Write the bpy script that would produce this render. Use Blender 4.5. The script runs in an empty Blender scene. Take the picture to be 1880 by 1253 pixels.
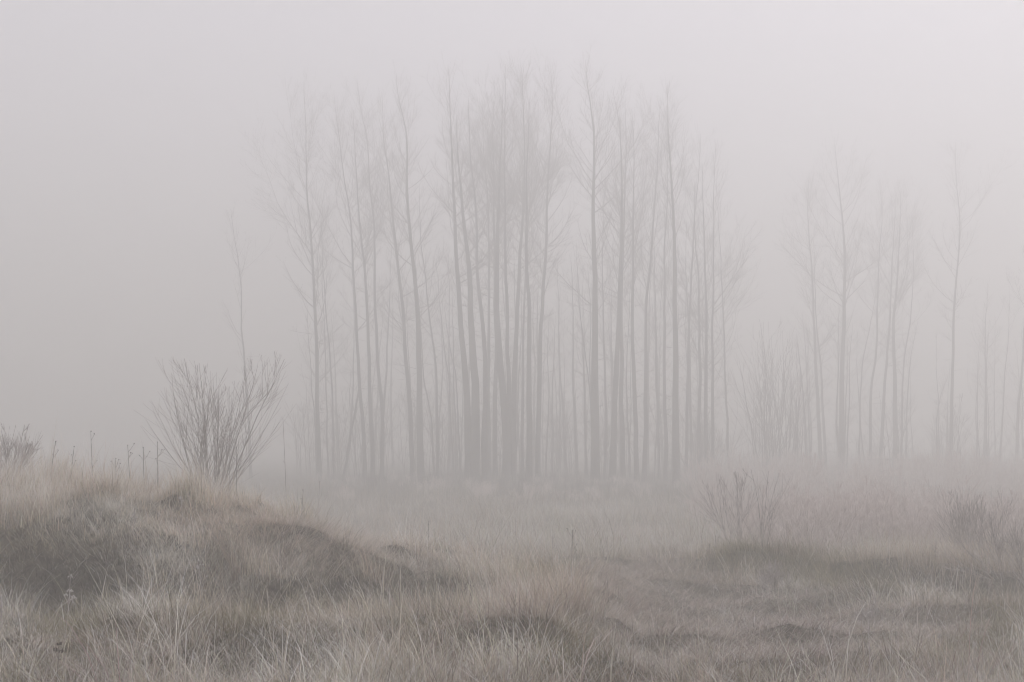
import bpy, math, random
import numpy as np
from mathutils import Vector
R = np.random.default_rng(11); random.seed(5)
sc = bpy.context.scene; COL = bpy.context.collection
F = 2611.0; CAMZ = 2.77; HOR = 800.0
PITCH = math.atan((HOR-626.5)/F)

# ------------------------------------------------------------------ camera
cd = bpy.data.cameras.new('camera'); cam = bpy.data.objects.new('camera', cd); COL.objects.link(cam); sc.camera = cam
cd.lens = 50; cd.sensor_width = 36; cd.clip_end = 3000; cd.clip_start = .1
cam.location = (0, 0, CAMZ); cam.rotation_euler = (math.pi/2+PITCH, 0, 0)
CP, SP = math.cos(PITCH), math.sin(PITCH)
def ray(px, py):                       # direction with y = 1
    a, b = (np.asarray(px, float)-940)/F, (626.5-np.asarray(py, float))/F
    y = CP-b*SP; z = SP+b*CP
    return a/y, z/y
def at(px, py, Y):
    x, z = ray(px, py); return x*Y, CAMZ+z*Y
def proj(P):
    y = P[..., 1]; z = P[..., 2]-CAMZ
    d = y*CP+z*SP; v = z*CP-y*SP
    return 940+F*P[..., 0]/d, 626.5-F*v/d

# ------------------------------------------------------------------ noise and terrain
_T = R.random((256, 256))
def vn(x, y):
    xi = np.floor(x).astype(int); yi = np.floor(y).astype(int); fx = x-xi; fy = y-yi
    fx = fx*fx*(3-2*fx); fy = fy*fy*(3-2*fy)
    g = lambda i, j: _T[i & 255, j & 255]
    return (g(xi, yi)*(1-fx)+g(xi+1, yi)*fx)*(1-fy)+(g(xi, yi+1)*(1-fx)+g(xi+1, yi+1)*fx)*fy
def fbm(x, y, o=3):
    s = 0; a = .5
    for k in range(o):
        s = s+a*(vn(x*2**k+17.3*k, y*2**k+5.1*k)-.5); a *= .55
    return s*2
def ss(a, b, x):
    t = np.clip((x-a)/(b-a), 0, 1); return t*t*(3-2*t)
def gs(X, Y, x0, y0, rx, ry): return np.exp(-((X-x0)/rx)**2-((Y-y0)/ry)**2)
CX = [-30, -9, -5.8, -4.6, -3.4, -3.0, -2.7, -2.08, -1.47, -1.1, -.52, .07, .6, 1.4, 2.4]
CZ = [1.7, 2.0, 2.08, 2.12, 2.08, 2.0, 1.86, 1.64, 1.42, 1.33, 1.20, 1.05, .9, .75, .7]
CY = [14, 15, 16, 16, 16, 16, 16, 16, 16, 16.2, 17, 18, 19, 20.5, 21.5]
BX = [2.4, 3.05, 4.6, 5.4, 6.6, 9, 14]; BY = [22, 21.6, 21.3, 19.6, 18.3, 17.5, 17]; BZ = [0, .24, .22, .2, .16, .14, .1]
def height(X, Y):
    X = np.asarray(X, float); Y = np.asarray(Y, float)
    right = ss(1.5, 6, X)
    plat = np.interp(Y, [0, 8, 12, 16, 22, 26, 30, 36, 50, 72], [1.15, 1.03, .93, .82, .68, .58, .44, .26, .06, 0])
    z = plat+.08*right*gs(X*0, Y, 0, 34, 1, 14)
    cz = np.interp(X, CX, CZ); cy = np.interp(X, CX, CY)
    shelf = 1.17-.22*gs(X, Y, -1.6, 13.4, 1.6, 1.2)-.18*gs(X, Y, -5, 13.2, 1.8, .9)
    w = 1-ss(.15, 1.0+.15*np.sin(Y*3), X-.12*(Y-10))
    front = shelf*w+plat*(1-w)
    up = ss(cy-2.9, cy-.1, Y); dn = ss(cy+.6, cy+6.0, Y)
    wl = 1-ss(.6, 2.4, X)
    zl = np.where(Y < cy+.3, front*(1-up)+cz*up, cz*(1-dn)+plat*dn*ss(-3.5, -.5, X))
    z = z*(1-wl)+zl*wl
    by = np.interp(X, BX, BY); bz = np.interp(X, BX, BZ, left=0)
    d = Y-by
    z = z+bz*np.where(d < 0, np.exp(-(d/.55)**2), np.exp(-(d/1.8)**2))-.5*bz*np.exp(-((d+1.6)/.9)**2)
    z = z+.2*gs(X, Y, .3, 10.4, .36, .4)+.17*gs(X, Y, .28, 15.2, .35, .3)+.1*gs(X, Y, 3.6, 13, 1, .5)
    z = z+.12*gs(X, Y, 3.1, 11.2, .5, .3)+.12*gs(X, Y, 4.3, 11.4, .45, .35)
    u = X*.55-Y*.83
    z = z+.055*np.sin(u*3.1+1.2*fbm(X*.5, Y*.5, 2)*3)*ss(1, 2.5, X)*(1-ss(17, 20, Y))*ss(9, 11, Y)
    near = 1-.75*ss(30, 60, Y)
    z = z+near*(.11*fbm(X*.45, Y*.45)+(.11+.08*wl)*fbm(X*1.7+9, Y*1.7)+.15*wl*fbm(X*.9+30, Y*1.3)+.05*fbm(X*4.3, Y*4.3, 2))
    z = z+.11*wl*fbm(X*1.3+60, Y*1.3+11, 2)*(1-ss(13, 15, Y))
    z = z-.16*wl*gs(X, Y, -4.9, 14.3, .9, .5)-.1*wl*gs(X, Y, -1.9, 14.4, .9, .45)+.1*gs(X, Y, -2.3, 15.6, .4, .3)+.09*gs(X, Y, -1.2, 15.4, .35, .3)
    z = z+.12*fbm(X*.12+3, Y*.12)*ss(24, 40, Y)
    return z
def gz(x, y): return float(height(np.array([x]), np.array([y]))[0])

# ------------------------------------------------------------------ mesh helpers
def mesh_np(name, V, Fc, mat, nper=4, col=None, smooth=True):
    me = bpy.data.meshes.new(name)
    V = np.ascontiguousarray(V, np.float32); Fc = np.ascontiguousarray(Fc, np.int32)
    me.vertices.add(len(V)); me.vertices.foreach_set('co', V.ravel())
    me.loops.add(Fc.size); me.loops.foreach_set('vertex_index', Fc.ravel())
    me.polygons.add(len(Fc)); me.polygons.foreach_set('loop_start', np.arange(0, Fc.size, nper, dtype=np.int32))
    me.update(calc_edges=True)
    if smooth: me.shade_smooth()
    if col is not None:
        a = me.color_attributes.new('tint', 'FLOAT_COLOR', 'POINT')
        c = np.ones((len(V), 4), np.float32); c[:, :3] = col; a.data.foreach_set('color', c.ravel())
    me.materials.append(mat)
    return me
def obj(name, me, parent=None, loc=None):
    o = bpy.data.objects.new(name, me); COL.objects.link(o)
    if parent is not None: o.parent = parent
    if loc is not None: o.location = loc
    return o
def tag(o, label=None, cat=None, group=None, kind=None):
    if label: o['label'] = label
    if cat: o['category'] = cat
    if group: o['group'] = group
    if kind: o['kind'] = kind
    return o
class Tubes:
    def __init__(s): s.L = {}
    def add(s, P, r, k=3):
        P = np.asarray(P, float); s.L.setdefault((len(P), k), []).append((P, np.asarray(r, float)))
    def build(s, name, mat):
        Vs = []; Fs = []; off = 0
        for (n, k), items in s.L.items():
            P = np.stack([i[0] for i in items]); r = np.stack([i[1] for i in items])
            T = np.gradient(P, axis=1); T /= np.linalg.norm(T, axis=2, keepdims=True)+1e-9
            m = T.mean(1); ref = np.where(np.abs(m[:, 2:3]) > .8, [[1., 0, 0]], [[0, 0, 1.]])
            A = np.cross(T, ref[:, None, :]); A /= np.linalg.norm(A, axis=2, keepdims=True)+1e-9
            B = np.cross(T, A)
            an = np.arange(k)*2*math.pi/k
            V = P[:, :, None]+r[:, :, None, None]*(A[:, :, None]*np.cos(an)[:, None]+B[:, :, None]*np.sin(an)[:, None])
            N = len(items)
            base = (np.arange(N)*n*k)[:, None, None]+(np.arange(n-1)*k)[None, :, None]
            j = np.arange(k)[None, None]; j2 = (j+1) % k
            Fc = np.stack([base+j, base+j2, base+j2+k, base+j+k], -1).reshape(-1, 4)+off
            Vs.append(V.reshape(-1, 3)); Fs.append(Fc); off += N*n*k
        if not Vs: return None
        return mesh_np(name, np.concatenate(Vs), np.concatenate(Fs), mat)

# ------------------------------------------------------------------ materials
def new_mat(name):
    m = bpy.data.materials.new(name); m.use_nodes = True
    nt = m.node_tree; return m, nt, nt.nodes['Principled BSDF']
def noise_mat(name, c1, c2, scale, rough=.9, bump=0, detail=4, stretch=None, vary=.0):
    m, nt, b = new_mat(name)
    tc = nt.nodes.new('ShaderNodeTexCoord'); mp = nt.nodes.new('ShaderNodeMapping')
    if stretch: mp.inputs['Scale'].default_value = stretch
    n = nt.nodes.new('ShaderNodeTexNoise'); n.inputs['Scale'].default_value = scale; n.inputs['Detail'].default_value = detail
    r = nt.nodes.new('ShaderNodeValToRGB')
    r.color_ramp.elements[0].position = .35; r.color_ramp.elements[1].position = .68
    r.color_ramp.elements[0].color = (*c1, 1); r.color_ramp.elements[1].color = (*c2, 1)
    nt.links.new(tc.outputs['Object'], mp.inputs[0]); nt.links.new(mp.outputs[0], n.inputs[0]); nt.links.new(n.outputs[0], r.inputs[0])
    nt.links.new(r.outputs[0], b.inputs['Base Color'])
    b.inputs['Roughness'].default_value = rough; b.inputs['Specular IOR Level'].default_value = .15
    if bump:
        bp = nt.nodes.new('ShaderNodeBump'); bp.inputs['Strength'].default_value = bump
        nt.links.new(n.outputs[0], bp.inputs['Height']); nt.links.new(bp.outputs[0], b.inputs['Normal'])
    return m
def blade_mat(name):
    m, nt, b = new_mat(name); nt.nodes.remove(b)
    a = nt.nodes.new('ShaderNodeAttribute'); a.attribute_name = 'tint'
    d = nt.nodes.new('ShaderNodeBsdfDiffuse'); t = nt.nodes.new('ShaderNodeBsdfTranslucent'); mx = nt.nodes.new('ShaderNodeMixShader')
    mx.inputs[0].default_value = .28
    nt.links.new(a.outputs['Color'], d.inputs[0]); nt.links.new(a.outputs['Color'], t.inputs[0])
    nt.links.new(d.outputs[0], mx.inputs[1]); nt.links.new(t.outputs[0], mx.inputs[2])
    nt.links.new(mx.outputs[0], nt.nodes['Material Output'].inputs[0])
    return m
M_bark = noise_mat('aspen_bark', (.04, .038, .032), (.085, .08, .068), 3, bump=.4, stretch=(1, 1, .25))
M_twig = noise_mat('bare_twigs', (.13, .12, .105), (.26, .245, .225), 5)
M_shrub = noise_mat('frosted_shrub_bark', (.24, .215, .195), (.5, .465, .44), 14)
M_pale = noise_mat('pale_frosted_bark', (.28, .25, .23), (.55, .51, .48), 14)
M_red = noise_mat('reddish_frosted_twigs', (.52, .455, .42), (.86, .79, .745), 9)
M_weed = noise_mat('dead_weed_stalk', (.17, .15, .13), (.36, .33, .30), 30)
M_weedp = noise_mat('frosted_weed_stalk', (.32, .29, .27), (.5, .47, .45), 30)
M_head = noise_mat('frosted_seed_fluff', (.36, .34, .32), (.66, .64, .62), 60, bump=.3)
M_dhead = noise_mat('dark_seed_head', (.07, .055, .045), (.16, .14, .125), 50, bump=.3)
M_blade = blade_mat('dry_frosted_grass')
M_soil = noise_mat('littered_soil', (.05, .045, .034), (.15, .134, .105), 9.0, bump=.8, detail=10)

# ------------------------------------------------------------------ ground sheet
def axis(edges):
    out = []
    for a, b, st in edges: out.append(np.arange(a, b, st))
    out.append([edges[-1][1]]); return np.concatenate(out)
xs = axis([(-560, -120, 40), (-120, -40, 8), (-40, -14, 1.0), (-14, 14, .1), (14, 40, 1.0), (40, 120, 8), (120, 560, 40)])
ys = axis([(-120, -8, 14), (-8, 5, 1), (5, 27, .1), (27, 60, .4), (60, 130, 1.5), (130, 560, 30)])
X, Y = np.meshgrid(xs, ys); Z = height(X, Y)
nx, ny = len(xs), len(ys); idx = np.arange(nx*ny).reshape(ny, nx)
Fc = np.stack([idx[:-1, :-1], idx[:-1, 1:], idx[1:, 1:], idx[1:, :-1]], -1).reshape(-1, 4)
tag(obj('ground', mesh_np('ground', np.stack([X, Y, Z], -1).reshape(-1, 3), Fc, M_soil)), kind='structure')

# ------------------------------------------------------------------ grass
def blades(P, L, th0, th1, az, wd, c0, c1, seg=4):
    """ribbons: P roots, L lengths, th0/th1 angle from vertical at root and tip, az heading"""
    N = len(P); s = np.linspace(0, 1, seg+1)
    th = th0[:, None]+(th1-th0)[:, None]*s[None]**1.3
    dz = np.cos(th); dh = np.sin(th); st = (L/seg)[:, None]
    h = np.concatenate([np.zeros((N, 1)), np.cumsum((dh[:, 1:]+dh[:, :-1])/2, 1)*st], 1)
    z = np.concatenate([np.zeros((N, 1)), np.cumsum((dz[:, 1:]+dz[:, :-1])/2, 1)*st], 1)
    cx, cy = np.cos(az)[:, None], np.sin(az)[:, None]
    C = np.stack([P[:, 0:1]+h*cx, P[:, 1:2]+h*cy, P[:, 2:3]+z-.02], -1)
    fa = az+math.pi/2+R.normal(0, .7, N)
    W = np.stack([np.cos(fa), np.sin(fa), np.zeros(N)], -1)[:, None]*(wd[:, None]*(1-.85*s[None]**1.5))[..., None]/2
    V = np.stack([C-W, C+W], 2).reshape(-1, 3)
    n2 = (seg+1)*2; b = (np.arange(N)*n2)[:, None]+(np.arange(seg)*2)[None]
    Fc = np.stack([b, b+1, b+3, b+2], -1).reshape(-1, 4)
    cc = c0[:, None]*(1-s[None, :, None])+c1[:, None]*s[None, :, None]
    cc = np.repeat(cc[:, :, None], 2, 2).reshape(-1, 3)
    return V, Fc, cc
# kinds: len, len spread, th0, th1, width, root colour, tip colour, coherence of heading
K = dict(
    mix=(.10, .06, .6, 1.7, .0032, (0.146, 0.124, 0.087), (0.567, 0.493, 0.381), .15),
    dark=(.09, .045, .6, 1.6, .0032, (0.040, 0.039, 0.029), (0.205, 0.193, 0.152), .15),  # short less frosted turf, its dark colour also standing for slope shade
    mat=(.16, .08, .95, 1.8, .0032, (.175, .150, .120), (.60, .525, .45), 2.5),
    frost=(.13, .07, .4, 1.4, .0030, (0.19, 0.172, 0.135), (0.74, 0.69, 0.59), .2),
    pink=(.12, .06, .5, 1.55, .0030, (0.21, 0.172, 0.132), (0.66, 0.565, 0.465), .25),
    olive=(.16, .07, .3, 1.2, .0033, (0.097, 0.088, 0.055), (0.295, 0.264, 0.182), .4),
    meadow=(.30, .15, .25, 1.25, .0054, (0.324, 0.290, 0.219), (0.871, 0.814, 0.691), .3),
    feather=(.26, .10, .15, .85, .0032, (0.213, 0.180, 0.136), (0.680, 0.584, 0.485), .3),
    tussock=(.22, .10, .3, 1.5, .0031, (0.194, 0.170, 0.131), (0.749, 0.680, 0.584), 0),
)
KN = list(K)
# vegetation map: patch centre (as seen in the photo) laid onto the ground, radius, kind, strength; dark kind also carries shade of mound face and hollows
PATCH = [
 (330, 980, 200, 40, 'pink', 1.6), (140, 960, 150, 26, 'frost', 1.3), (540, 1030, 130, 30, 'mat', 1.5), (430, 1070, 60, 24, 'frost', 1.2), (760, 1050, 90, 18, 'frost', 1.2),
 (210, 950, 110, 24, 'frost', 2.0), (430, 980, 90, 34, 'mat', 1.9), (70, 945, 90, 20, 'feather', 2.0), (340, 1000, 60, 22, 'feather', 1.5), (1800, 1200, 110, 30, 'olive', 1.5), (1650, 1235, 80, 16, 'olive', 1.0),
 (130, 1190, 130, 40, 'olive', 1.7), (420, 1165, 160, 35, 'olive', 1.2), (270, 1215, 70, 24, 'pink', 1.2), (620, 1000, 60, 14, 'mat', 1.2), (560, 975, 70, 18, 'frost', 1.2),
 (350, 892, 60, 16, 'feather', 2.6), (130, 1125, 90, 30, 'dark', 2.2), (480, 1105, 60, 18, 'dark', 1.6), (330, 1030, 55, 40, 'frost', 2.4), (430, 1050, 50, 22, 'feather', 2.0), (700, 1075, 50, 18, 'feather', 1.8), (820, 1120, 60, 22, 'dark', 1.4), (560, 1150, 80, 18, 'mix', 1.5), (240, 1130, 50, 22, 'frost', 1.8), (380, 1190, 60, 18, 'dark', 1.3), (780, 1180, 70, 18, 'olive', 1.5), (200, 1220, 60, 14, 'olive', 1.4), (560, 1195, 60, 16, 'olive', 1.2),
 (120, 1040, 140, 42, 'dark', 2.1), (450, 985, 120, 40, 'pink', 1.9), (300, 960, 120, 25, 'mix', 1.6), (480, 1010, 80, 22, 'mat', 1.5), (200, 965, 60, 18, 'frost', 1.1), (60, 985, 140, 28, 'mix', 1.0), (200, 1075, 150, 35, 'dark', 2.2), (370, 985, 80, 20, 'feather', .9),
 (640, 1085, 170, 28, 'dark', 1.7), (560, 1120, 160, 26, 'mix', .9), (800, 1090, 110, 25, 'dark', 1.1), (440, 1045, 80, 18, 'dark', .8),
 (1035, 1190, 60, 42, 'olive', 2.2), (990, 1075, 40, 16, 'olive', 2.0), (90, 1160, 60, 30, 'dark', .9), (340, 1160, 50, 20, 'dark', .9),
 (150, 898, 230, 15, 'feather', 2.6), (430, 905, 90, 15, 'feather', 2.4), (560, 945, 55, 20, 'feather', 2.0), (660, 985, 60, 14, 'feather', 1.3), (920, 1120, 120, 40, 'feather', 1.3), (1020, 1130, 60, 20, 'feather', 1.6), (330, 1075, 60, 35, 'feather', 1.4), (1500, 1010, 160, 16, 'feather', 2.2), (1750, 1040, 120, 25, 'feather', 1.8), (1380, 1020, 60, 14, 'olive', 2.0), (660, 1225, 110, 25, 'feather', 1.2), (510, 980, 60, 16, 'mat', 1.3), (280, 915, 60, 16, 'pink', 1.4), (70, 915, 120, 22, 'pink', 2.0), (420, 950, 110, 40, 'pink', 1.3),
 (1400, 1040, 110, 20, 'olive', 2.6), (1560, 1065, 110, 20, 'olive', 1.7), (1740, 1095, 120, 18, 'olive', 1.2), (1860, 1150, 60, 30, 'olive', 1.2),
 (640, 985, 110, 30, 'mat', 1.7), (560, 1010, 120, 28, 'mat', 1.6), (700, 1040, 130, 18, 'mat', 1.5), (900, 1035, 120, 14, 'mat', 1.2),
 (1200, 1110, 170, 70, 'mat', 1.6), (1300, 1180, 230, 60, 'mat', 1.6), (1500, 1200, 200, 60, 'mat', 1.8), (1150, 1060, 100, 22, 'mat', 1.5),
 (1720, 1160, 170, 50, 'mat', 1.2), (1420, 1110, 90, 18, 'mat', 1.3),
 (300, 1060, 60, 45, 'frost', 1.7), (480, 1240, 120, 40, 'frost', 1.1), (0, 1190, 40, 60, 'frost', 2.0), (600, 1215, 120, 35, 'frost', 1.0),
 (700, 1110, 60, 22, 'frost', .9), (290, 1010, 40, 20, 'frost', .9), (490, 960, 60, 30, 'frost', .9), (230, 1180, 60, 30, 'frost', .9),
 (1430, 1085, 60, 18, 'frost', 1.4), (1600, 1190, 90, 24, 'frost', 1.1), (1200, 1235, 110, 20, 'frost', 1.2), (1800, 1220, 80, 24, 'frost', 1.0),
 (920, 1110, 90, 35, 'pink', 1.5), (420, 1130, 110, 35, 'pink', 1.4), (300, 1100, 60, 30, 'pink', 1.2), (960, 1140, 120, 28, 'pink', 1.4), (680, 1200, 140, 30, 'pink', 1.2),
 (140, 1200, 120, 30, 'pink', .9), (1650, 1140, 150, 24, 'pink', 1.1)]
def kinds(P):
    px, py = proj(P); N = len(P); S = np.zeros((N, len(KN)))
    far = ss(24, 30, P[:, 1])
    S[:, KN.index('mix')] = .55
    for a, b, ra, rb, k, s in PATCH:
        S[:, KN.index(k)] += s*np.exp(-((px-a)/ra)**2-((py-b)/rb)**2)
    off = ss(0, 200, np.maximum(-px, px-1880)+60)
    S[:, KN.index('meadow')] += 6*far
    for i in range(len(KN)):
        S[:, i] += .95*fbm(P[:, 0]*1.3+31*i, P[:, 1]*1.3+7*i, 3)
    S[:, KN.index('tussock')] = -9
    S += R.gumbel(0, .22, S.shape)
    return S.argmax(1)
def grass(name, n_clump, per, y0, y1, pw, label, seg=4, wscale=1.0, lscale=1.0, slope=.42, spread=.10, only=None, lay=False, xr=None, frosted=0):  # frosted: amount of colour brightening against slope shade
    u = R.random(n_clump)
    if pw == 1: Yc = y0*(y1/y0)**u
    else: q = 1-pw; Yc = (y0**q+u*(y1**q-y0**q))**(1/q)
    Xc = (R.random(n_clump)*2-1)*(slope*Yc+1.6)
    if xr: Xc = R.uniform(xr[0], xr[1], n_clump); keep = R.random(n_clump) < 1-ss(xr[1]-2.2, xr[1], Xc); Xc, Yc = Xc[keep], Yc[keep]; n_clump = len(Xc)
    C = np.stack([Xc, Yc, height(Xc, Yc)], -1)
    kd = kinds(C) if only is None else np.full(n_clump, KN.index(only))
    cs = R.lognormal(0, .22, n_clump); caz = 2*math.pi*vn(Xc*.5+50, Yc*.5)+R.normal(0, .5, n_clump)
    caz = np.where(kd == KN.index('mat'), math.pi*(.08+.9*(vn(Xc*.35+8, Yc*.35)-.5))+math.pi*(R.random(n_clump) < .25)+R.normal(0, .45, n_clump), caz)
    ctint = 1+.24*R.normal(size=(n_clump, 1))+.75*fbm(Xc*2.1+4, Yc*2.1, 3)[:, None]+.45*(ss(22, 32, Yc)*fbm(Xc*.4, Yc*.8, 3))[:, None]+.04*R.normal(size=(n_clump, 3))
    ctint = np.clip(ctint, .45, 1.7)
    i = np.repeat(np.arange(n_clump), per); N = len(i)
    sp = spread*cs[i]*(1+.6*(kd[i] == KN.index('mat')))
    x = Xc[i]+R.normal(0, 1, N)*sp; y = Yc[i]+R.normal(0, 1, N)*sp
    P = np.stack([x, y, height(x, y)], -1)
    A = np.array([K[k][:5] for k in KN])[kd[i]]
    coh = np.array([K[k][7] for k in KN])[kd[i]]
    c0 = np.array([K[k][5] for k in KN])[kd[i]]; c1 = np.array([K[k][6] for k in KN])[kd[i]]
    L = np.maximum(.04, A[:, 0]+A[:, 1]*R.normal(size=N)+.12*(R.random(N) < .06))*np.clip(cs[i], .6, 1.7)*lscale
    out = np.arctan2(y-Yc[i], x-Xc[i])
    az = np.where(coh > 1, caz[i]+R.normal(0, .8, N), np.where(R.random(N) < coh, caz[i]+R.normal(0, .5, N), out+R.normal(0, .7, N)))
    th0 = np.clip(A[:, 2]*np.abs(R.normal(1, .5, N)), 0, 1.5); th1 = np.clip(A[:, 3]*np.abs(R.normal(1, .35, N)), th0*.6, 2.3)
    if lay:
        az = R.uniform(0, 6.28, N); th0 = R.uniform(.7, 1.45, N); th1 = R.uniform(1.2, 1.8, N); P[:, 2] += R.uniform(0, .06, N)
        c0 = np.full((N, 3), .36)*(1.08, .98, .92); c1 = c0*1.9; L = R.uniform(.08, .3, N)
    if frosted:                        # root and tip colours brightened against slope shade, partly frost; short dark turf excluded
        lift = frosted*(kd[i] != KN.index('dark'))[:, None]*(np.clip(1+.8*fbm(x*1.4, y*1.4, 2), .2, 2)*(1-ss(-1.2, 1.6, x) if xr[0] < 0 else 1))[:, None]
        c0 = c0*(1+1.1*lift); c1 = c1*(1+.32*lift)
    t = ctint[i]*np.clip(1+.22*R.normal(size=(N, 1)), .45, 1.7)
    c0 = np.clip(c0*t, .02, .8); c1 = np.clip(c1*t, .02, .8)
    wd = A[:, 4]*wscale*np.clip(R.normal(1, .3, N), .4, 2)
    if lay: wd = R.uniform(.0022, .0046, N)
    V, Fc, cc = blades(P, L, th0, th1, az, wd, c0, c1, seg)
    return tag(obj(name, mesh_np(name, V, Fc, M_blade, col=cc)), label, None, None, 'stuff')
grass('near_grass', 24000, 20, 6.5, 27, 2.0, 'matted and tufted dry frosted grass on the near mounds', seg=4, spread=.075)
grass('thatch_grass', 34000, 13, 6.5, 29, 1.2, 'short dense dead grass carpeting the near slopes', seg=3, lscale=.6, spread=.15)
grass('mound_grass', 19000, 16, 12.3, 18, 1.0, 'dense shaggy dead grass hanging over the face and crest of the big mound', seg=4, lscale=1.1, spread=.09, xr=(-8.5, 2.2), frosted=1.3)  # frosted value lifts the colours to offset the shaded mound face
grass('bank_grass', 4500, 15, 19, 24, 1.0, 'olive shaggy grass on the low far bank', seg=3, lscale=1.1, spread=.1, xr=(1.8, 9.5), frosted=.35)  # frosted value gives the bank a weaker colour lift of the same sort
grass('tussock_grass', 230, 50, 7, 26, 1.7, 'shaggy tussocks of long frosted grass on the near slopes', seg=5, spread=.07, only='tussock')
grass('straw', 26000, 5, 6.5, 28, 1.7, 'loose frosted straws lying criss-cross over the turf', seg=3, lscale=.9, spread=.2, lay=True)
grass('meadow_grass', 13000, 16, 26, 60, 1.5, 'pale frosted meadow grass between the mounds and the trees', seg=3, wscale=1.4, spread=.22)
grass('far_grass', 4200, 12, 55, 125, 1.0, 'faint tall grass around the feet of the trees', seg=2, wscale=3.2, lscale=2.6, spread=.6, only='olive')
# thin upright flowering stems standing above the turf
def wisps(name, n, y0, y1, label):
    Yc = y0*(y1/y0)**R.random(n); Xc = (R.random(n)*2-1)*(.42*Yc+1.5)
    clump = vn(Xc*.9+77, Yc*.9+3) > .5
    Xc, Yc = Xc[clump], Yc[clump]; N = len(Xc)
    P = np.stack([Xc, Yc, height(Xc, Yc)], -1)
    c = np.array([[.50, .455, .42]])*np.clip(R.normal(1, .25, (N, 1)), .4, 1.6)
    V, Fc, cc = blades(P, R.uniform(.12, .42, N), np.abs(R.normal(0, .35, N)), np.abs(R.normal(.7, .5, N)), R.uniform(0, 6.28, N),
                       R.uniform(.0022, .0042, N), c*.8, c*1.35, 5)
    tag(obj(name, mesh_np(name, V, Fc, M_blade, col=cc)), label, None, None, 'stuff')
grass('meadow_tussocks', 900, 45, 24, 62, 1.3, 'shaggy pale tussocks dotted over the meadow', seg=3, wscale=1.6, lscale=1.5, spread=.16, only='tussock')
grass('meadow_weeds', 800, 22, 27, 80, 1.1, 'brownish dead weed clumps scattered through the meadow', seg=3, wscale=2.2, lscale=2.0, spread=.3, only='feather')
wisps('tall_grass', 6500, 7, 27, 'sparse tall frosted grass stems rising above the turf')

# ------------------------------------------------------------------ bare trees
def unit(v): return v/(np.linalg.norm(v)+1e-9)
def smooth_path(P, n):
    P = np.asarray(P, float)
    d = np.r_[0, np.cumsum(np.linalg.norm(np.diff(P, axis=0), axis=1))]; t = np.linspace(0, d[-1], n)
    Q = np.stack([np.interp(t, d, P[:, k]) for k in range(3)], -1)
    for _ in range(2):
        Q[1:-1] = (Q[:-2]+2*Q[1:-1]+Q[2:])/4
    return Q
def limb(p0, d0, L, n, up=.3, wob=.12):
    P = [p0]; d = unit(np.array(d0, float))
    for k in range(n-1):
        d = unit(d+np.array([0, 0, up/(n-1)])+R.normal(0, wob, 3)/math.sqrt(n))
        P.append(P[-1]+d*L/(n-1))
    return np.array(P)
def twiggy(tb, P, r0, L, lvl, dens=1.0):
    """side shoots of one limb"""
    n = max(2, int(round(dens*(L*4.2 if lvl == 1 else L*4.5))))
    T = np.gradient(P, axis=0)
    for t in np.sort(R.uniform(.18, 1, n)):
        f = t*(len(P)-1); k = min(int(f), len(P)-2); p = P[k]+(P[k+1]-P[k])*(f-k); d = unit(T[k])
        side = unit(np.cross(d, R.normal(size=3))); a = R.uniform(.45, .9)
        l = L*R.uniform(.22, .45)*(1.15-.6*t)
        Q = limb(p, d*math.cos(a)+side*math.sin(a), l, 4 if lvl == 1 else 3, up=.45)
        r = max(.0038, r0*.40*(1-.5*t))
        tb.add(Q, np.linspace(r, .0028, len(Q)))
        if lvl == 1 and l > .35: twiggy(tb, Q, r, l, 2, dens)
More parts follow.
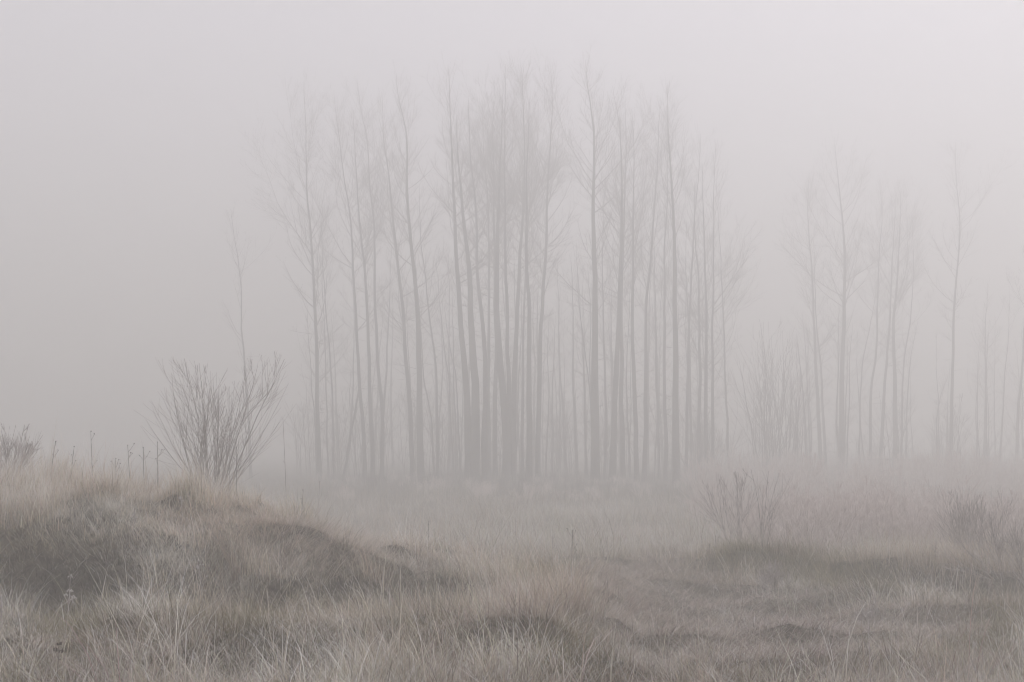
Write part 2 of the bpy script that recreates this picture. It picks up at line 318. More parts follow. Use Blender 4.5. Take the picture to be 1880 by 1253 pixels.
def tree(label, D, w, pts, group, cat='tree', name='aspen_tree', bs=.2, bl=1.0, dens=1.0, top_thin=.008, bare_mat=M_bark):
    pp = np.array([[float(v) for v in q.split(',')] for q in pts.split()])
    mpp = D/F
    x, z = at(pp[:, 0], pp[:, 1], D)
    H = z[-1]-z[0]
    y = D+np.cumsum(R.normal(0, .12, len(x)))
    P = np.stack([x, y, z], -1); g = gz(P[0, 0], P[0, 1]); P[0, 2] = g-.05
    P = P[np.argsort(P[:, 2])] if (np.diff(P[:, 2]) < 0).any() else P
    base = P[0].copy(); P = P-base
    n = 30; Q = smooth_path(P, n); t = np.linspace(0, 1, n)
    Q[1:-1, :2] += (np.stack([fbm(t*9+D*3+w, t*0+w*7+pp[0, 0]), fbm(t*9+40, t*0+pp[0, 0])], -1)*.085)[1:-1]
    r0 = w*mpp/2
    rad = r0*(1-t)**1.0*.95+top_thin*.8; rad[0] *= 1.25; rad[1] *= 1.06
    root = obj(name, None); root.location = base; tag(root, label, cat, group)
    tt = Tubes(); tt.add(Q, rad, 9); obj('trunk', tt.build('trunk', bare_mat), root)
    cr = Tubes(); H = Q[-1, 2]
    nb = int((30+H*2.5)*dens)
    for k in range(nb):
        low = k % 3 == 0
        u = R.uniform(.04, bs+.15) if low else bs+(1-bs)*R.random()**.85
        if u > .985: continue
        f = u*(n-1); i = int(f); p = Q[i]+(Q[min(i+1, n-1)]-Q[i])*(f-i)
        az = R.uniform(0, 6.28)
        v = max(0, (u-bs)/(1-bs))
        env = (.55+1.1*v if v < .3 else .88*(1-((v-.3)/.7)**1.5)+.16)
        L = bl*H*.15*env*min(1.9, R.lognormal(-.25, .5))
        if low: L = min(L, H*.09)*R.uniform(.5, 1)
        el = R.uniform(-.1, .5) if low else R.uniform(.2, .85)+.35*v
        d = np.array([math.cos(az)*math.cos(el), math.sin(az)*math.cos(el), math.sin(el)])
        rb = max(.005, min(rad[i]*.34, .0068*L+.002))
        B = limb(p, d, L, 7, up=.2 if low else 1.0, wob=.26)
        cr.add(B, np.linspace(rb, .004, 7), 4)
        twiggy(cr, B, rb, L, 1, dens=(.8 if low else .85)*dens)
    for k in range(int(8*dens)):      # whips at the top
        u = R.uniform(.86, .99); i = int(u*(n-1)); az = R.uniform(0, 6.28)
        B = limb(Q[i], (math.cos(az)*.4, math.sin(az)*.4, 1), R.uniform(.6, 1.8), 5, up=.5); cr.add(B, np.linspace(.008, .004, 5), 3)
    obj('crown', cr.build('crown', M_twig), root)
    return root
GC = 'tall bare trees of the central grove'; GR = 'pale bare trees right of the grove'
TREES = [
 # central grove, left to right
 ('tall bare tree at the left edge of the grove, long branches sweeping outward', 85, 9, '588,888 585,800 583,670 577,500 573,430 563,338 562,236 560,190 561,150', GC, dict(bl=1.35, bs=.22)),
 ('thin crooked stem rising just in front of the outermost tall tree', 88, 3.2, '581,885 580,820 573,735 566,640 563,560', GC, dict(bs=.3, dens=.5)),
 ('slim pole-like tree just inside the outermost tall tree', 88, 4.5, '613,882 610,720 603,620 597,560 592,480 589,400', GC, dict(bs=.35, dens=.7)),
 ('spindly stem between the outermost tall tree and the leaning dead pole', 92, 3.4, '603,880 600,760 598,640 593,530 594,450', GC, dict(bs=.4, dens=.6)),
 ('tall slender tree that the leaning dead pole rests on', 85, 8, '671,890 667,790 660,704 655,602 649,500 646,407 636,332 626,280 618,202 614,175', GC, dict(bs=.35)),
 ('tall tree curving gently left, middle of the three close trunks by the dead pole', 84, 9, '685,889 681,738 674,568 669,500 660,407 655,339 653,270 648,200', GC, dict(bs=.4)),
 ('straight slender tree with a kinked top, beside the first wide gap in the grove', 86, 8, '699,888 701,755 692,670 688,568 686,500 687,407 677,339 675,246 658,202 655,144', GC, dict(bs=.4)),
 ('tall tree leaning left, just past the first wide gap in the grove', 84, 10, '757,890 754,755 745,653 739,568 733,500 723,407 713,321 704,253 701,170', GC, dict(bs=.3)),
 ('thick trunk with a wavy top beside the left-leaning tree at the first wide gap', 82, 14, '775,891 771,755 768,602 761,500 754,424 746,345 750,270 742,219 732,189 729,140', GC, dict(bs=.35)),
 ('thin stem curving up beside the thick wavy-topped trunk', 90, 4, '798,884 790,755 779,704 773,619 766,540 762,470', GC, dict(bs=.4, dens=.6)),
 ('thin left-leaning tree midway between the wavy-topped trunk and the densest cluster', 88, 6, '804,886 802,721 796,636 786,578 780,500 772,420 770,350', GC, dict(bs=.4, dens=.8)),
 ('thin stem on the left side of the pair just before the densest cluster', 92, 4, '832,883 827,773 825,704 815,636 806,560 800,480', GC, dict(bs=.4, dens=.6)),
 ('thin stem on the right side of the pair just before the densest cluster', 90, 4.2, '845,885 841,766 836,687 827,643 816,560', GC, dict(bs=.4, dens=.6)),
 ('thick trunk that opens the densest cluster, splitting away leftward above', 79, 15, '860,893 859,738 852,653 844,568 839,500 837,441 832,356 827,253 825,185 822,120', GC, dict(bs=.42)),
 ('heaviest trunk of the grove, in the dark heart of the densest cluster', 78.6, 20, '873,893 873,704 866,602 861,500 856,441 848,372 842,304 838,210', GC, dict(bs=.45)),
 ('sturdy trunk pressed against the heaviest trunk, leaning left above', 81, 12, '890,890 890,738 889,619 880,534 875,500 875,407 868,339 861,270 860,180', GC, dict(bs=.42)),
 ('slim upright tree right behind the densest cluster', 87, 8, '897,887 896,700 898,560 897,500 899,407 892,339 887,270 885,180', GC, dict(bs=.45)),
 ('straight medium tree alone in the narrow gap right of the densest cluster', 84, 10, '909,889 907,738 912,653 909,534 907,407 906,270 907,150', GC, dict(bs=.45)),
 ('thick straight trunk of the second dark cluster, forking low', 80, 17, '930,892 927,760 918,653 913,590 912,500 915,400 920,280 924,160', GC, dict(bs=.45)),
 ('trunk that parts rightward from the low fork of the second dark cluster', 81, 10, '935,891 935,760 932,636 929,551 927,424 926,339 926,200 928,120', GC, dict(bs=.45)),
 ('tree leaning right out of the second dark cluster', 82, 12, '941,890 943,738 946,619 953,500 958,424 962,339 963,253 958,168 956,120', GC, dict(bs=.4)),
 ('slim tree in the light slot after the second dark cluster', 87, 7, '957,887 960,704 962,534 968,440 974,350 978,260', GC, dict(bs=.45)),
 ('stout tree left of the forked right-leaning tree', 80, 13, '970,893 972,738 972,636 970,560 966,440 968,300 972,190', GC, dict(bs=.42)),
 ('tree leaning right with a forked crown, just before the widest inner gap', 83, 11, '988,889 989,738 993,619 999,500 1004,407 1008,339 1010,253 1015,185 1012,135', GC, dict(bs=.4, bl=1.2)),
 ('very faint thin stem standing alone in the widest inner gap', 104, 4, '1027,870 1027,740 1026,610 1028,520', GC, dict(bs=.3, dens=.5)),
 ('thin tree leaning left against the widest inner gap', 90, 4.5, '1077,883 1074,755 1069,619 1061,551 1058,450', GC, dict(bs=.35, dens=.7)),
 ('crooked thin stem bending into the thick straight trunk past the inner gap', 86, 4, '1088,888 1085,732 1075,650 1065,570 1060,500', GC, dict(bs=.5, dens=.5)),
 ('thick straight trunk just past the widest inner gap, tallest of the grove', 79, 18, '1094,893 1092,738 1092,500 1090,420 1089,339 1090,230 1080,168 1075,110', GC, dict(bs=.38, bl=1.15)),
 ('slender tree tucked close behind the thick straight trunk past the inner gap', 88, 6, '1110,886 1111,738 1108,602 1106,480 1108,360', GC, dict(bs=.4, dens=.8)),
 ('stout tree leaning right beyond the thick straight trunk', 81, 13, '1123,891 1128,738 1135,619 1138,500 1140,441 1141,321 1135,219 1124,160', GC, dict(bs=.38)),
 ('upright medium tree crossing behind the right-leaning stout tree', 84, 10, '1143,889 1141,738 1140,560 1145,400 1148,280 1146,190', GC, dict(bs=.4)),
 ('thin stem between the crossing pair and the evenly spaced uprights', 92, 4.5, '1158,883 1150,738 1152,600 1158,520', GC, dict(bs=.4, dens=.6)),
 ('first of the evenly spaced straight uprights, medium thick', 83, 10, '1170,889 1167,738 1162,602 1162,500 1164,407 1166,300 1160,200', GC, dict(bs=.4)),
 ('upright tree leaning right between two evenly spaced straight trunks', 85, 9, '1182,887 1186,704 1184,568 1191,500 1196,441 1203,339 1208,253 1212,180', GC, dict(bs=.4)),
 ('thin wavy tree before the broad dark trunk of the grove right side', 88, 5.5, '1211,886 1206,704 1204,534 1200,430', GC, dict(bs=.4, dens=.7)),
 ('slim straight tree beside the broad dark trunk', 86, 8, '1223,888 1220,670 1220,500 1221,441 1228,330 1226,240', GC, dict(bs=.4)),
 ('broad dark trunk standing out in the right part of the grove', 80, 15, '1242,892 1240,704 1240,500 1241,441 1233,321 1225,236 1225,155', GC, dict(bs=.38, bl=1.15)),
 ('slim tree just right of the broad dark trunk, leaning outward', 87, 7, '1258,887 1262,700 1265,560 1272,430 1280,330 1284,250', GC, dict(bs=.35)),
 ('faint thin tree behind the slim outward-leaning one', 93, 5.5, '1269,883 1266,640 1259,500 1262,400', GC, dict(bs=.35, dens=.8)),
 ('medium tree at the start of the shaggy clump closing the grove', 86, 8, '1283,887 1285,670 1281,500 1276,420 1274,330', GC, dict(bs=.25)),
 ('straight tree rising from the middle of the shaggy clump closing the grove', 85, 9, '1298,888 1296,602 1295,500 1291,390 1290,300', GC, dict(bs=.2)),
 ('slim straight tree on the outer side of the shaggy clump closing the grove', 86, 7, '1308,887 1308,636 1310,500 1310,321 1312,260', GC, dict(bs=.2)),
 ('spindly outlying tree that ends the grove, wavy trunk by the open gap', 92, 5, '1341,883 1332,704 1331,636 1327,551 1320,450 1318,350', GC, dict(bs=.25)),
 # right group
 ('pale tree leaning left, first of the scattered trees after the willow clump', 102, 8, '1508,870 1500,743 1494,636 1492,583 1490,520 1485,463 1482,396 1484,320', GR, dict(bs=.3)),
 ('faint slim tree hugging the first pale left-leaning tree', 104, 6, '1516,868 1508,703 1501,636 1494,543 1490,440', GR, dict(bs=.4, dens=.7)),
 ('tallest pale tree right of the grove, forked trunk with drooping side limbs', 98, 12, '1545,873 1544,743 1548,583 1549,516 1552,463 1548,396 1540,330 1534,250', GR, dict(bs=.3, bl=1.25)),
 ('thin stem joined low to the tallest pale forked tree', 99, 5.5, '1540,872 1537,770 1539,640 1541,560', GR, dict(bs=.5, dens=.6)),
 ('thin bent stem bowing right after the tallest pale tree', 104, 4, '1577,868 1579,716 1586,650 1601,583 1612,500', GR, dict(bs=.3, dens=.6)),
 ('slim pale tree with a gentle bow, left of the three close pale trunks', 102, 6, '1598,870 1599,716 1609,650 1609,583 1611,516 1615,450 1621,410 1614,330', GR, dict(bs=.35)),
 ('pale tree leaning right, first of the three close pale trunks', 103, 7, '1617,869 1623,716 1633,610 1638,489 1642,436 1643,330', GR, dict(bs=.35)),
 ('thickest of the three close pale trunks', 100, 10, '1643,871 1643,703 1639,620 1645,540 1650,440 1652,350', GR, dict(bs=.35, bl=1.2)),
 ('slimmest of the three close pale trunks, bent outward above', 104, 4.5, '1655,868 1658,690 1662,630 1671,590 1676,480 1674,400', GR, dict(bs=.35, dens=.8)),
 ('low pale tree with spreading twigs after the three close pale trunks', 106, 4.5, '1664,867 1667,716 1674,650 1686,590', GR, dict(bs=.3, dens=.8)),
 ('lone pale straight tree in the gap, with a narrow feathery crown', 98, 7.5, '1745,873 1747,716 1750,583 1752,540 1757,490 1762,410 1759,378 1754,343 1754,262', GR, dict(bs=.42)),
 ('small faint tree forking in a Y beside the lone straight pale tree', 104, 4, '1718,868 1718,800 1719,760 1726,720 1740,690', GR, dict(bs=.3, dens=.6)),
 ('faint tree with a short crown after the lone straight pale tree', 106, 5, '1811,867 1811,716 1805,650 1807,583 1809,520', GR, dict(bs=.35, dens=.8)),
 ('thin right-leaning pale tree before the frame edge', 104, 4, '1836,868 1844,716 1852,610 1856,540', GR, dict(bs=.3, dens=.7)),
 ('pale tree cut by the right edge of the picture', 98, 7, '1866,873 1872,743 1880,670 1886,560 1884,450', GR, dict(bs=.25)),
 # left
 ('lone thin crooked tree standing apart in the fog behind the round shrub', 92, 5.5, '462,883 459,800 455,700 446,617 445,580 446,563 444,527 437,468 430,439 425,385', 'lone trees', dict(bs=.3, bl=1.25, dens=.7)),
]
for lb, D, w, pts, g, kw in TREES: tree(lb, D, w, pts, g, **kw)
# background trees deeper in the fog
back = []
for k in range(70):
    x0 = random.choice([random.uniform(620, 1330), random.uniform(720, 1320), random.uniform(1440, 1900)]); D = random.uniform(92, 118)
    if len(back) < 10:
        yb = HOR+CAMZ/D*F; h = random.uniform(380, 560)*85/D; ln = random.uniform(-18, 14)
        pts = ' '.join('%f,%f' % (x0+ln*t+random.uniform(-4, 4)*t, yb-h*t) for t in (0, .25, .5, .75, 1))
        back.append(tree('faint slender tree far back in the fog behind the front trunks', D, random.uniform(3.2, 6), pts, 'faint trees deep in the fog', bs=.3, dens=.6, bl=1.1))
        if x0 > 1400: back[-1].scale = (1, 1, .75)
    else:
        src = random.choice(back); o = src.copy(); COL.objects.link(o); x = at(x0, 880, D)[0]
        o.location = (x, D, gz(x, D)-.05); o.rotation_euler = (0, 0, random.uniform(0, 6.28)); q = random.uniform(.8, 1.1)*(1 if x0 < 1400 else .75); o.scale = (q, q, q)
        for ch in src.children:
            c = ch.copy(); COL.objects.link(c); c.parent = o

def pole(name, label, cat, a, b, D, w, mat, dD=0, rmin=.02):
    x0, z0 = at(a[0], a[1], D); x1, z1 = at(b[0], b[1], D+dD)
    p0 = np.array([x0, D, z0]); p1 = np.array([x1, D+dD, z1]); n = 14
    t = np.linspace(0, 1, n)[:, None]; Q = (p1-p0)*t; Q[1:-1, 2] += R.normal(0, .02, n-2); Q[1:-1, 0] += R.normal(0, .02, n-2)
    tb = Tubes(); r = w*D/F/2; tb.add(Q, np.linspace(r, max(rmin, r*.7), n), 8)
    for k in range(7):
        i = random.randint(2, n-2); d = R.normal(size=3); d[2] = abs(d[2]); tb.add(limb(Q[i], d, random.uniform(.15, .5), 4), np.linspace(.012, .005, 4), 4)
    o = obj(name, tb.build(name, mat), loc=tuple(p0)); tag(o, label, cat)
pole('dead_pole', 'thin dead trunk leaning rightward against the slender tree it rests on', 'fallen tree', (629, 884), (659, 715), 85.0, 5, M_bark)
pole('fallen_trunk', 'long fallen trunk lying level in the brush under the pale trees', 'fallen tree', (1592, 844), (1762, 846), 99, 3.6, M_bark, dD=1)

# ------------------------------------------------------------------ shrubs and saplings
def shrub_mesh(n, H, spread, r, mat, dens=1.0, up=.5, lean=0, base_r=.1, fine=.003, even=False):
    st = Tubes(); tw = Tubes()
    for k in range(n):
        az = R.uniform(0, 6.28); el = math.pi/2-abs(R.normal(0, spread))
        el = max(.25, el)
        if even: az = (k % 2)*math.pi+R.uniform(-1.15, 1.15); el = math.pi/2-(.04+.50*((k//2+.5)/(n/2))**.9)
        d = np.array([math.cos(az)*math.cos(el)+lean, math.sin(az)*math.cos(el), math.sin(el)])
        p = np.array([math.cos(az)*base_r*R.random(), math.sin(az)*base_r*R.random(), -.05])
        L = H*R.uniform(.6, 1.08)*(.75+.25*math.sin(el)); P = limb(p, d, L, 9, up=up, wob=.14)
        rr = r*R.uniform(.6, 1.1); st.add(P, np.linspace(rr, fine, 9), 5)
        T = np.gradient(P, axis=0)
        for t in np.sort(R.uniform(.1, .9, int(7*dens))):
            f = t*8; i = min(int(f), 7); q = P[i]+(P[i+1]-P[i])*(f-i); dd = unit(T[i]); side = unit(np.cross(dd, R.normal(size=3)))
            a = R.uniform(.3, .7); l = L*((1-t)*R.uniform(.5, .95)+.07)
            Q = limb(q, dd*math.cos(a)+side*math.sin(a), l, 7, up=up*.8, wob=.12); r2 = max(fine, rr*.55*(1-.7*t))
            tw.add(Q, np.linspace(r2, fine*.7, 7), 4)
            T2 = np.gradient(Q, axis=0)
            for u in R.uniform(.12, .9, int(5*dens)):
                j = min(int(u*6), 5); s2 = unit(np.cross(T2[j], R.normal(size=3))); a2 = R.uniform(.3, .7)
                W = limb(Q[j]+(Q[j+1]-Q[j])*(u*6-j), unit(T2[j])*math.cos(a2)+s2*math.sin(a2), l*((1-u)*R.uniform(.4, .9)+.1), 4, up=.35)
                tw.add(W, np.linspace(fine*.9, fine*.55, 4), 3)
    return st.build('stems', mat), tw.build('twigs', mat)
R = np.random.default_rng(77)
def shrub(name, label, px, Y, n, H, spread, r, mat, group=None, cat='shrub', z=None, **kw):
    x = at(px, 880, Y)[0]; root = obj(name, None); root.location = (x, Y, gz(x, Y)); tag(root, label, cat, group)
    a, b = shrub_mesh(n, H, spread, r, mat, **kw)
    obj('stems', a, root); obj('twigs', b, root); return root
shrub('round_shrub', 'bare rounded shrub with fanning twigs standing on the crest of the big mound', 390, 17.6, 18, 2.08, .55, .0085, M_shrub, dens=1.1, up=.45, base_r=.04, fine=.0017, even=True)
shrub('edge_shrub', 'bare upright shrub cut off by the picture edge on top of the mound', 4, 17, 14, .85, .4, .0055, M_pale, dens=1.0, up=.4, lean=.12, fine=.002)
shrub('forked_shrub', 'small bare shrub leaning left beside the Y-forked sapling on the far bank', 1352, 22.6, 9, 1.25, .42, .0055, M_pale, dens=.8, up=.4, lean=-.12, fine=.0026)
shrub('forked_sapling', 'thin sapling with a Y-forked top on the far olive bank', 1398, 23.2, 3, 1.5, .2, .011, M_pale, dens=.9, up=.4, fine=.0028, cat='sapling', base_r=.04)
shrub('thin_shrub', 'thin-twigged shrub fanning wide by the edge of the far bank', 1838, 18.4, 10, 1.15, .6, .0052, M_pale, dens=1.1, up=.45, lean=-.1, fine=.0024)
shrub('thin_shrub', 'thin-twigged shrub leaning left, cut by the picture edge', 1895, 17.8, 9, 1.3, .55, .0055, M_pale, dens=1.0, up=.4, lean=-.15, fine=.0024)
shrub('thin_shrub', 'lower twiggy shrub left of the wide fanning one', 1765, 21, 14, 1.2, .6, .006, M_pale, dens=1.0, up=.4, fine=.0026)
shrub('willow_clump', 'tall many-stemmed willow clump between the grove and the pale trees', 1420, 84, 26, 9.0, .11, .05, M_twig, dens=.7, up=.2, base_r=1.7, fine=.007, cat='willow')
shrub('willow_clump', 'shaggy low willow clump at the foot of the grove end', 1288, 84, 20, 5.0, .25, .035, M_twig, dens=.6, up=.3, base_r=1.0, fine=.007, cat='willow')
shrub('frosted_bush', 'small pale frosted bush in front of the far bank', 1420, 18.3, 14, .42, .7, .004, M_weedp, dens=1, up=.3, fine=.002, cat='bush')
shrub('frosted_bush', 'small pale frosted bush low on the near matted slope', 1600, 14.2, 14, .36, .75, .0035, M_weedp, dens=1, up=.3, fine=.0018, cat='bush')

def scatter(name, label, group, meshes, n, px, Ys, cat, sc_=(.75, 1.25)):
    for k in range(n):
        x_ = random.uniform(*px); Y_ = random.uniform(*Ys); x = at(x_, 880, Y_)[0]
        o = obj(name, random.choice(meshes)); o.location = (x, Y_, gz(x, Y_)); o.rotation_euler = (0, 0, random.uniform(0, 6.28))
        s = random.uniform(*sc_); o.scale = (s, s, s*random.uniform(.9, 1.15)); tag(o, label, cat, group)
def one_shrub(*a, **k):
    st, tw = shrub_mesh(*a, **k)
    import bmesh
    bm = bmesh.new(); bm.from_mesh(st); bm.from_mesh(tw); me = bpy.data.meshes.new('thicket'); bm.to_mesh(me); bm.free(); me.materials.append(a[4]); return me
th = [one_shrub(18, 1.05, .45, .0048, M_red, dens=1.0, up=.35, base_r=.6, fine=.0034) for _ in range(5)]
scatter('thicket_shrub', 'reddish frosted twiggy shrub in the thicket right of the meadow', 'reddish thicket shrubs', th, 150, (1300, 1980), (25, 52), 'shrub', (.35, 1.25))
th2 = [one_shrub(14, 1.8, .3, .008, M_red, dens=.8, up=.3, base_r=.8, fine=.005) for _ in range(4)]
scatter('brush_shrub', 'tall hazy reddish shrub at the back of the thicket below the pale trees', 'tall hazy brush', th2, 75, (1290, 1960), (48, 92), 'shrub')
sp = [one_shrub(2, 4.2, .06, .02, M_twig, dens=.75, up=.15, base_r=.25, fine=.006) for _ in range(6)]
scatter('grove_sapling', 'thin bare sapling standing among the trunks of the central grove', 'saplings inside the grove', sp, 110, (550, 1340), (82, 104), 'sapling', (.6, 1.5))
scatter('outer_sapling', 'thin bare sapling in the brush around the pale trees', 'saplings under the pale trees', sp, 60, (1340, 1900), (84, 108), 'sapling', (.5, 1.35))
scatter('frosted_brush', 'low pale frosted brush in front of the grove trunks', 'frosted brush before the grove', th2, 60, (560, 1320), (56, 84), 'shrub', (.2, .5))
lw = [one_shrub(9, 1.2, .4, .012, M_twig, dens=.7, up=.3, base_r=.5, fine=.007) for _ in range(4)]
scatter('low_shrub', 'low dark shrub at the feet of the grove trunks', 'low shrubs at the grove feet', lw, 110, (600, 1340), (66, 90), 'shrub', (.3, .85))

# ------------------------------------------------------------------ dead weeds
def fluff(mat, n, R0, s):
    import bmesh
    bm = bmesh.new()
    for k in range(n):
        p = R.normal(0, 1, 3); p = p/np.linalg.norm(p)*R0*R.random()**.5; p[2] *= .55
        r = bmesh.ops.create_icosphere(bm, subdivisions=1, radius=s*random.uniform(.5, 1.2))
        for v in r['verts']:
            v.co = Vector((v.co.x*random.uniform(.7, 1.2), v.co.y*random.uniform(.7, 1.2), v.co.z*random.uniform(.6, 1.2)))+Vector(p)
    me = bpy.data.meshes.new('seed_head'); bm.to_mesh(me); bm.free(); me.materials.append(mat); return me
def weed(label, px, ytop, Y, h, kind='stalk', heads=5, pale=False, lean=0., grp='dead weeds'):
    x, zt = at(px, ytop, Y); bx = x-lean*h
    g = gz(bx, Y); H = max(zt-g, h*.6)
    name = {'stalk': 'weed_stalk', 'umbel': 'flower_head_weed'}[kind]
    root = obj(name, None); root.location = (bx, Y, g); tag(root, label, 'weed', grp)
    Q = limb(np.zeros(3), (lean+R.normal(0, .03), R.normal(0, .04), 1), H, 9, up=.1, wob=.06)
    Q *= H/max(Q[-1, 2], .1)
    st = Tubes(); r = .0042 if Y < 14 else .0055; st.add(Q, np.linspace(r, r*.45, 9), 5)
    hm = M_head if pale else M_dhead; sm = M_weedp if pale else M_weed
    hs = []
    if kind == 'umbel':
        for k in range(heads):
            t = R.uniform(.55, .9); i = int(t*8); az = R.uniform(0, 6.28); L = (.35-.2*(t-.55))*H*.62*R.uniform(.6, 1.1)
            B = limb(Q[i], (math.cos(az)*.75, math.sin(az)*.75, 1), L, 5, up=.6); st.add(B, np.linspace(r*.6, r*.35, 5), 4); hs.append(B[-1])
        hs.append(Q[-1])
    else:
        for k in range(heads):
            t = R.uniform(.5, .97); i = int(t*8); az = R.uniform(0, 6.28)
            B = limb(Q[i], (math.cos(az), math.sin(az), .9), R.uniform(.04, .13), 4, up=.5); st.add(B, np.linspace(r*.5, r*.3, 4), 3); hs.append(B[-1])
        hs.append(Q[-1])
    obj('stem', st.build('stem', sm), root)
    for p in hs[:9]:
        big = kind == 'umbel'
        obj('seed_head', fluff(hm, 9 if big else 4, .02 if big else .008, .0062 if big else .005), root, tuple(p))
WE = [
 ('pale fluffy seed heads held above the dark hollow on the left', 124, 1058, 10.4, .6, 'umbel', 6, True, .02),
 ('frosted flower-head weed cut by the left picture edge', 11, 1052, 10.6, .62, 'umbel', 3, True, 0),
 ('frosted white seed heads high on the mound near its left crest', 246, 932, 14.6, .38, 'umbel', 4, True, 0),
 ('open frosted flower heads on the mid slope below the round shrub', 372, 1030, 12.6, .42, 'umbel', 6, True, -.05),
 ('loose pale seed tuft near the crest left of the round shrub', 336, 915, 15.2, .42, 'umbel', 4, True, 0),
 ('pale umbel weed standing past the mound where the grove begins', 593, 884, 25, 1.6, 'umbel', 4, True, 0),
 ('small curled pale seed head low in the left grass', 268, 1184, 9.6, .2, 'umbel', 2, True, 0),
 ('small frosted seed head in the grass between slope and hollow', 345, 1112, 11.4, .3, 'umbel', 2, True, .15),
 ('frosted seed spike over the middle hollow', 536, 1128, 11.6, .3, 'stalk', 4, True, 0),
 ('frosted leafy spike at the edge of the middle hollow', 572, 1098, 12.4, .36, 'stalk', 5, True, .05),
 ('leafy frosted spike with drooping side shoots at the bottom left', 8, 1092, 9.4, .6, 'stalk', 8, True, .05),
 ('single dark stalk beside the left edge shrub', 104, 812, 16.6, .7, 'stalk', 4, False, .1),
 ('short dark stalk with small buds left of the tall bare stalk', 131, 820, 16.4, .6, 'stalk', 2, False, 0),
 ('tallest bare dark stalk on the crest of the mound', 175, 792, 16.4, .8, 'stalk', 2, False, 0),
 ('dark stalk with a round bud near its top on the crest', 216, 842, 16.5, .5, 'stalk', 4, False, .02),
 ('bent stalk with a drooping tip on the crest', 238, 818, 16.5, .6, 'stalk', 3, False, -.05),
 ('upright stalk just left of the round shrub', 267, 822, 16.6, .55, 'stalk', 2, False, 0),
 ('branching thin stalk under the left twigs of the round shrub', 291, 812, 16.7, .6, 'stalk', 3, False, 0),
 ('stout stalk just right of the round shrub trunk', 440, 822, 16.8, .55, 'stalk', 2, False, .06),
 ('thin bare stalk on the falling right shoulder of the mound', 553, 900, 16.6, .5, 'stalk', 1, False, 0),
 ('leaning dead stalk beyond the shoulder of the mound', 527, 770, 24, 2.2, 'stalk', 2, False, -.05),
 ('short dark stalk poking above the middle ridge', 786, 958, 18.2, .5, 'stalk', 2, False, 0),
 ('tall dark stalk by the edge of the matted grass, in front of the meadow', 1046, 975, 15.2, .7, 'stalk', 4, False, -.03),
 ('tall paler stalk left of the tall dark one, in front of the meadow', 1011, 984, 16, .7, 'stalk', 3, True, 0),
 ('short stalk among the pink grass in front of the two tall stalks', 1036, 1072, 13, .3, 'stalk', 2, False, 0),
 ('dark stalk rising from the bottom edge before the shaggy tussock', 951, 1172, 8.9, .5, 'stalk', 2, False, 0),
 ('frosted stalk with a nodding pale tip at the bottom edge', 981, 1206, 9, .35, 'stalk', 1, True, .12),
 ('slim stalk with clustered tips at the bottom edge right of the tussock', 1027, 1203, 9.2, .35, 'stalk', 4, True, .06),
 ('dark stalk standing at the foot of the small leaning shrub', 1311, 985, 19.6, .6, 'stalk', 1, False, 0),
 ('twin dark stalk left of the olive bank', 1303, 1000, 19.8, .5, 'stalk', 1, False, -.03),
 ('frosted stalk standing in the matted grass near the bottom edge', 1226, 1168, 10.8, .45, 'stalk', 3, False, 0),
 ('pale brittle sprig on the matted slope', 1133, 1118, 13.2, .25, 'stalk', 6, True, .05),
 ('thin pale sprig in the lower right grass', 1596, 1125, 13, .35, 'stalk', 4, True, 0),
 ('dark dry stalk at the bottom edge near the left corner', 106, 1182, 8.8, .4, 'umbel', 2, False, 0),
]
for w in WE: weed(*w)

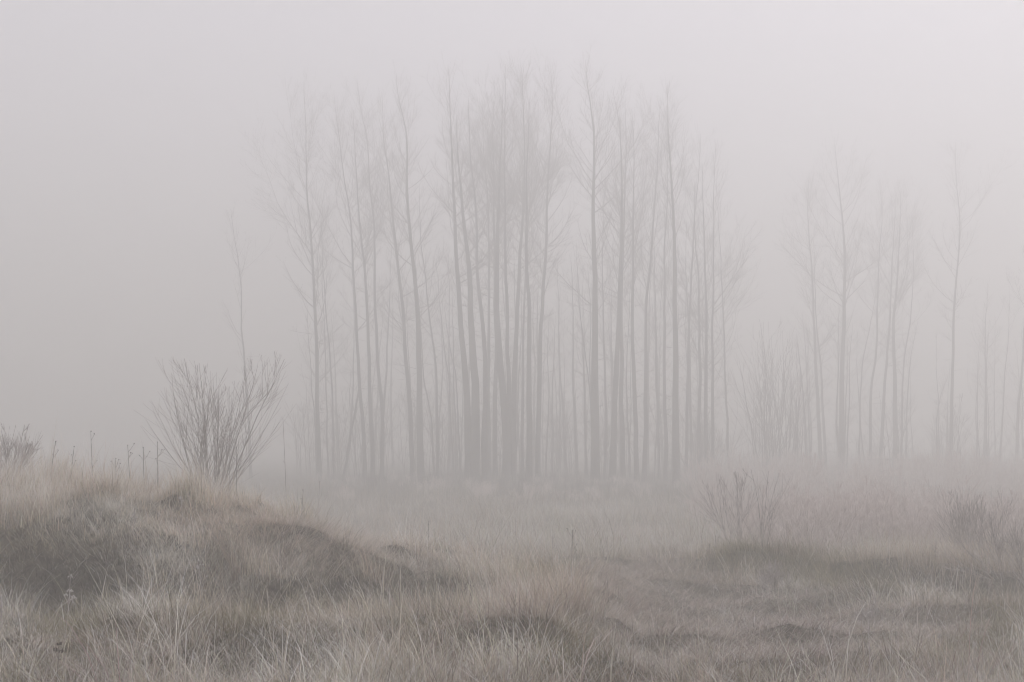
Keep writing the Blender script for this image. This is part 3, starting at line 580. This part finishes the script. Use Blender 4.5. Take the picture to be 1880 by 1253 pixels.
# ------------------------------------------------------------------ haze
def box(n, a, b, m):
    vs = [(x, y, z) for x in (a[0], b[0]) for y in (a[1], b[1]) for z in (a[2], b[2])]
    fs = [(0, 1, 3, 2), (4, 6, 7, 5), (0, 4, 5, 1), (2, 3, 7, 6), (0, 2, 6, 4), (1, 5, 7, 3)]
    me = bpy.data.meshes.new(n); me.from_pydata(vs, [], fs); me.materials.append(m); return obj(n, me)
fm = bpy.data.materials.new('fog'); fm.use_nodes = True; nt = fm.node_tree; nt.nodes.clear()
o = nt.nodes.new('ShaderNodeOutputMaterial'); v = nt.nodes.new('ShaderNodeVolumePrincipled'); nt.links.new(v.outputs[0], o.inputs['Volume'])
v.inputs['Density'].default_value = .0191; v.inputs['Anisotropy'].default_value = .5; v.inputs['Color'].default_value = (.954, .954, .914, 1)
tag(box('haze', (-600, -150, -1.6), (600, 600, 31), fm), 'thick pale fog filling the whole scene', None, None, 'stuff')

# ------------------------------------------------------------------ light
EL, AZ = math.radians(54), math.radians(74)
w = bpy.data.worlds.new('World'); sc.world = w; w.use_nodes = True; nt = w.node_tree
s = nt.nodes.new('ShaderNodeTexSky'); s.sky_type = 'NISHITA'; s.sun_disc = False
s.sun_elevation = EL; s.sun_rotation = AZ; s.dust_density = 5; s.air_density = 1
hs = nt.nodes.new('ShaderNodeHueSaturation'); hs.inputs['Saturation'].default_value = .15
mt = nt.nodes.new('ShaderNodeMix'); mt.data_type = 'RGBA'; mt.blend_type = 'MULTIPLY'; mt.inputs[0].default_value = 1
mt.inputs[7].default_value = (1.0, .955, 1.06, 1)
nt.links.new(s.outputs[0], hs.inputs['Color']); oc = nt.nodes.new('ShaderNodeMix'); oc.data_type = 'RGBA'; oc.inputs[0].default_value = .5; oc.inputs[7].default_value = (3.2, 3.2, 3.2, 1)   # even overcast veil
nt.links.new(hs.outputs[0], oc.inputs[6]); nt.links.new(oc.outputs[2], mt.inputs[6]); nt.links.new(mt.outputs[2], nt.nodes['Background'].inputs[0])
nt.nodes['Background'].inputs[1].default_value = .12
l = bpy.data.lights.new('sun', 'SUN'); l.energy = .42; l.angle = math.radians(15); l.color = (1, .975, .95)
lo = obj('sun', l); d = Vector((math.sin(AZ)*math.cos(EL), math.cos(AZ)*math.cos(EL), math.sin(EL))); lo.rotation_euler = d.to_track_quat('Z', 'Y').to_euler()
vs = sc.view_settings; vs.view_transform = 'Standard'; vs.look = 'None'; vs.gamma = 1; vs.use_curve_mapping = False; vs.exposure = 1.045
sc.cycles.volume_bounces = 3; sc.cycles.max_bounces = 6; sc.cycles.diffuse_bounces = 3; sc.cycles.use_denoising = True; sc.cycles.use_adaptive_sampling = False; sc.cycles.filter_width = 1.05
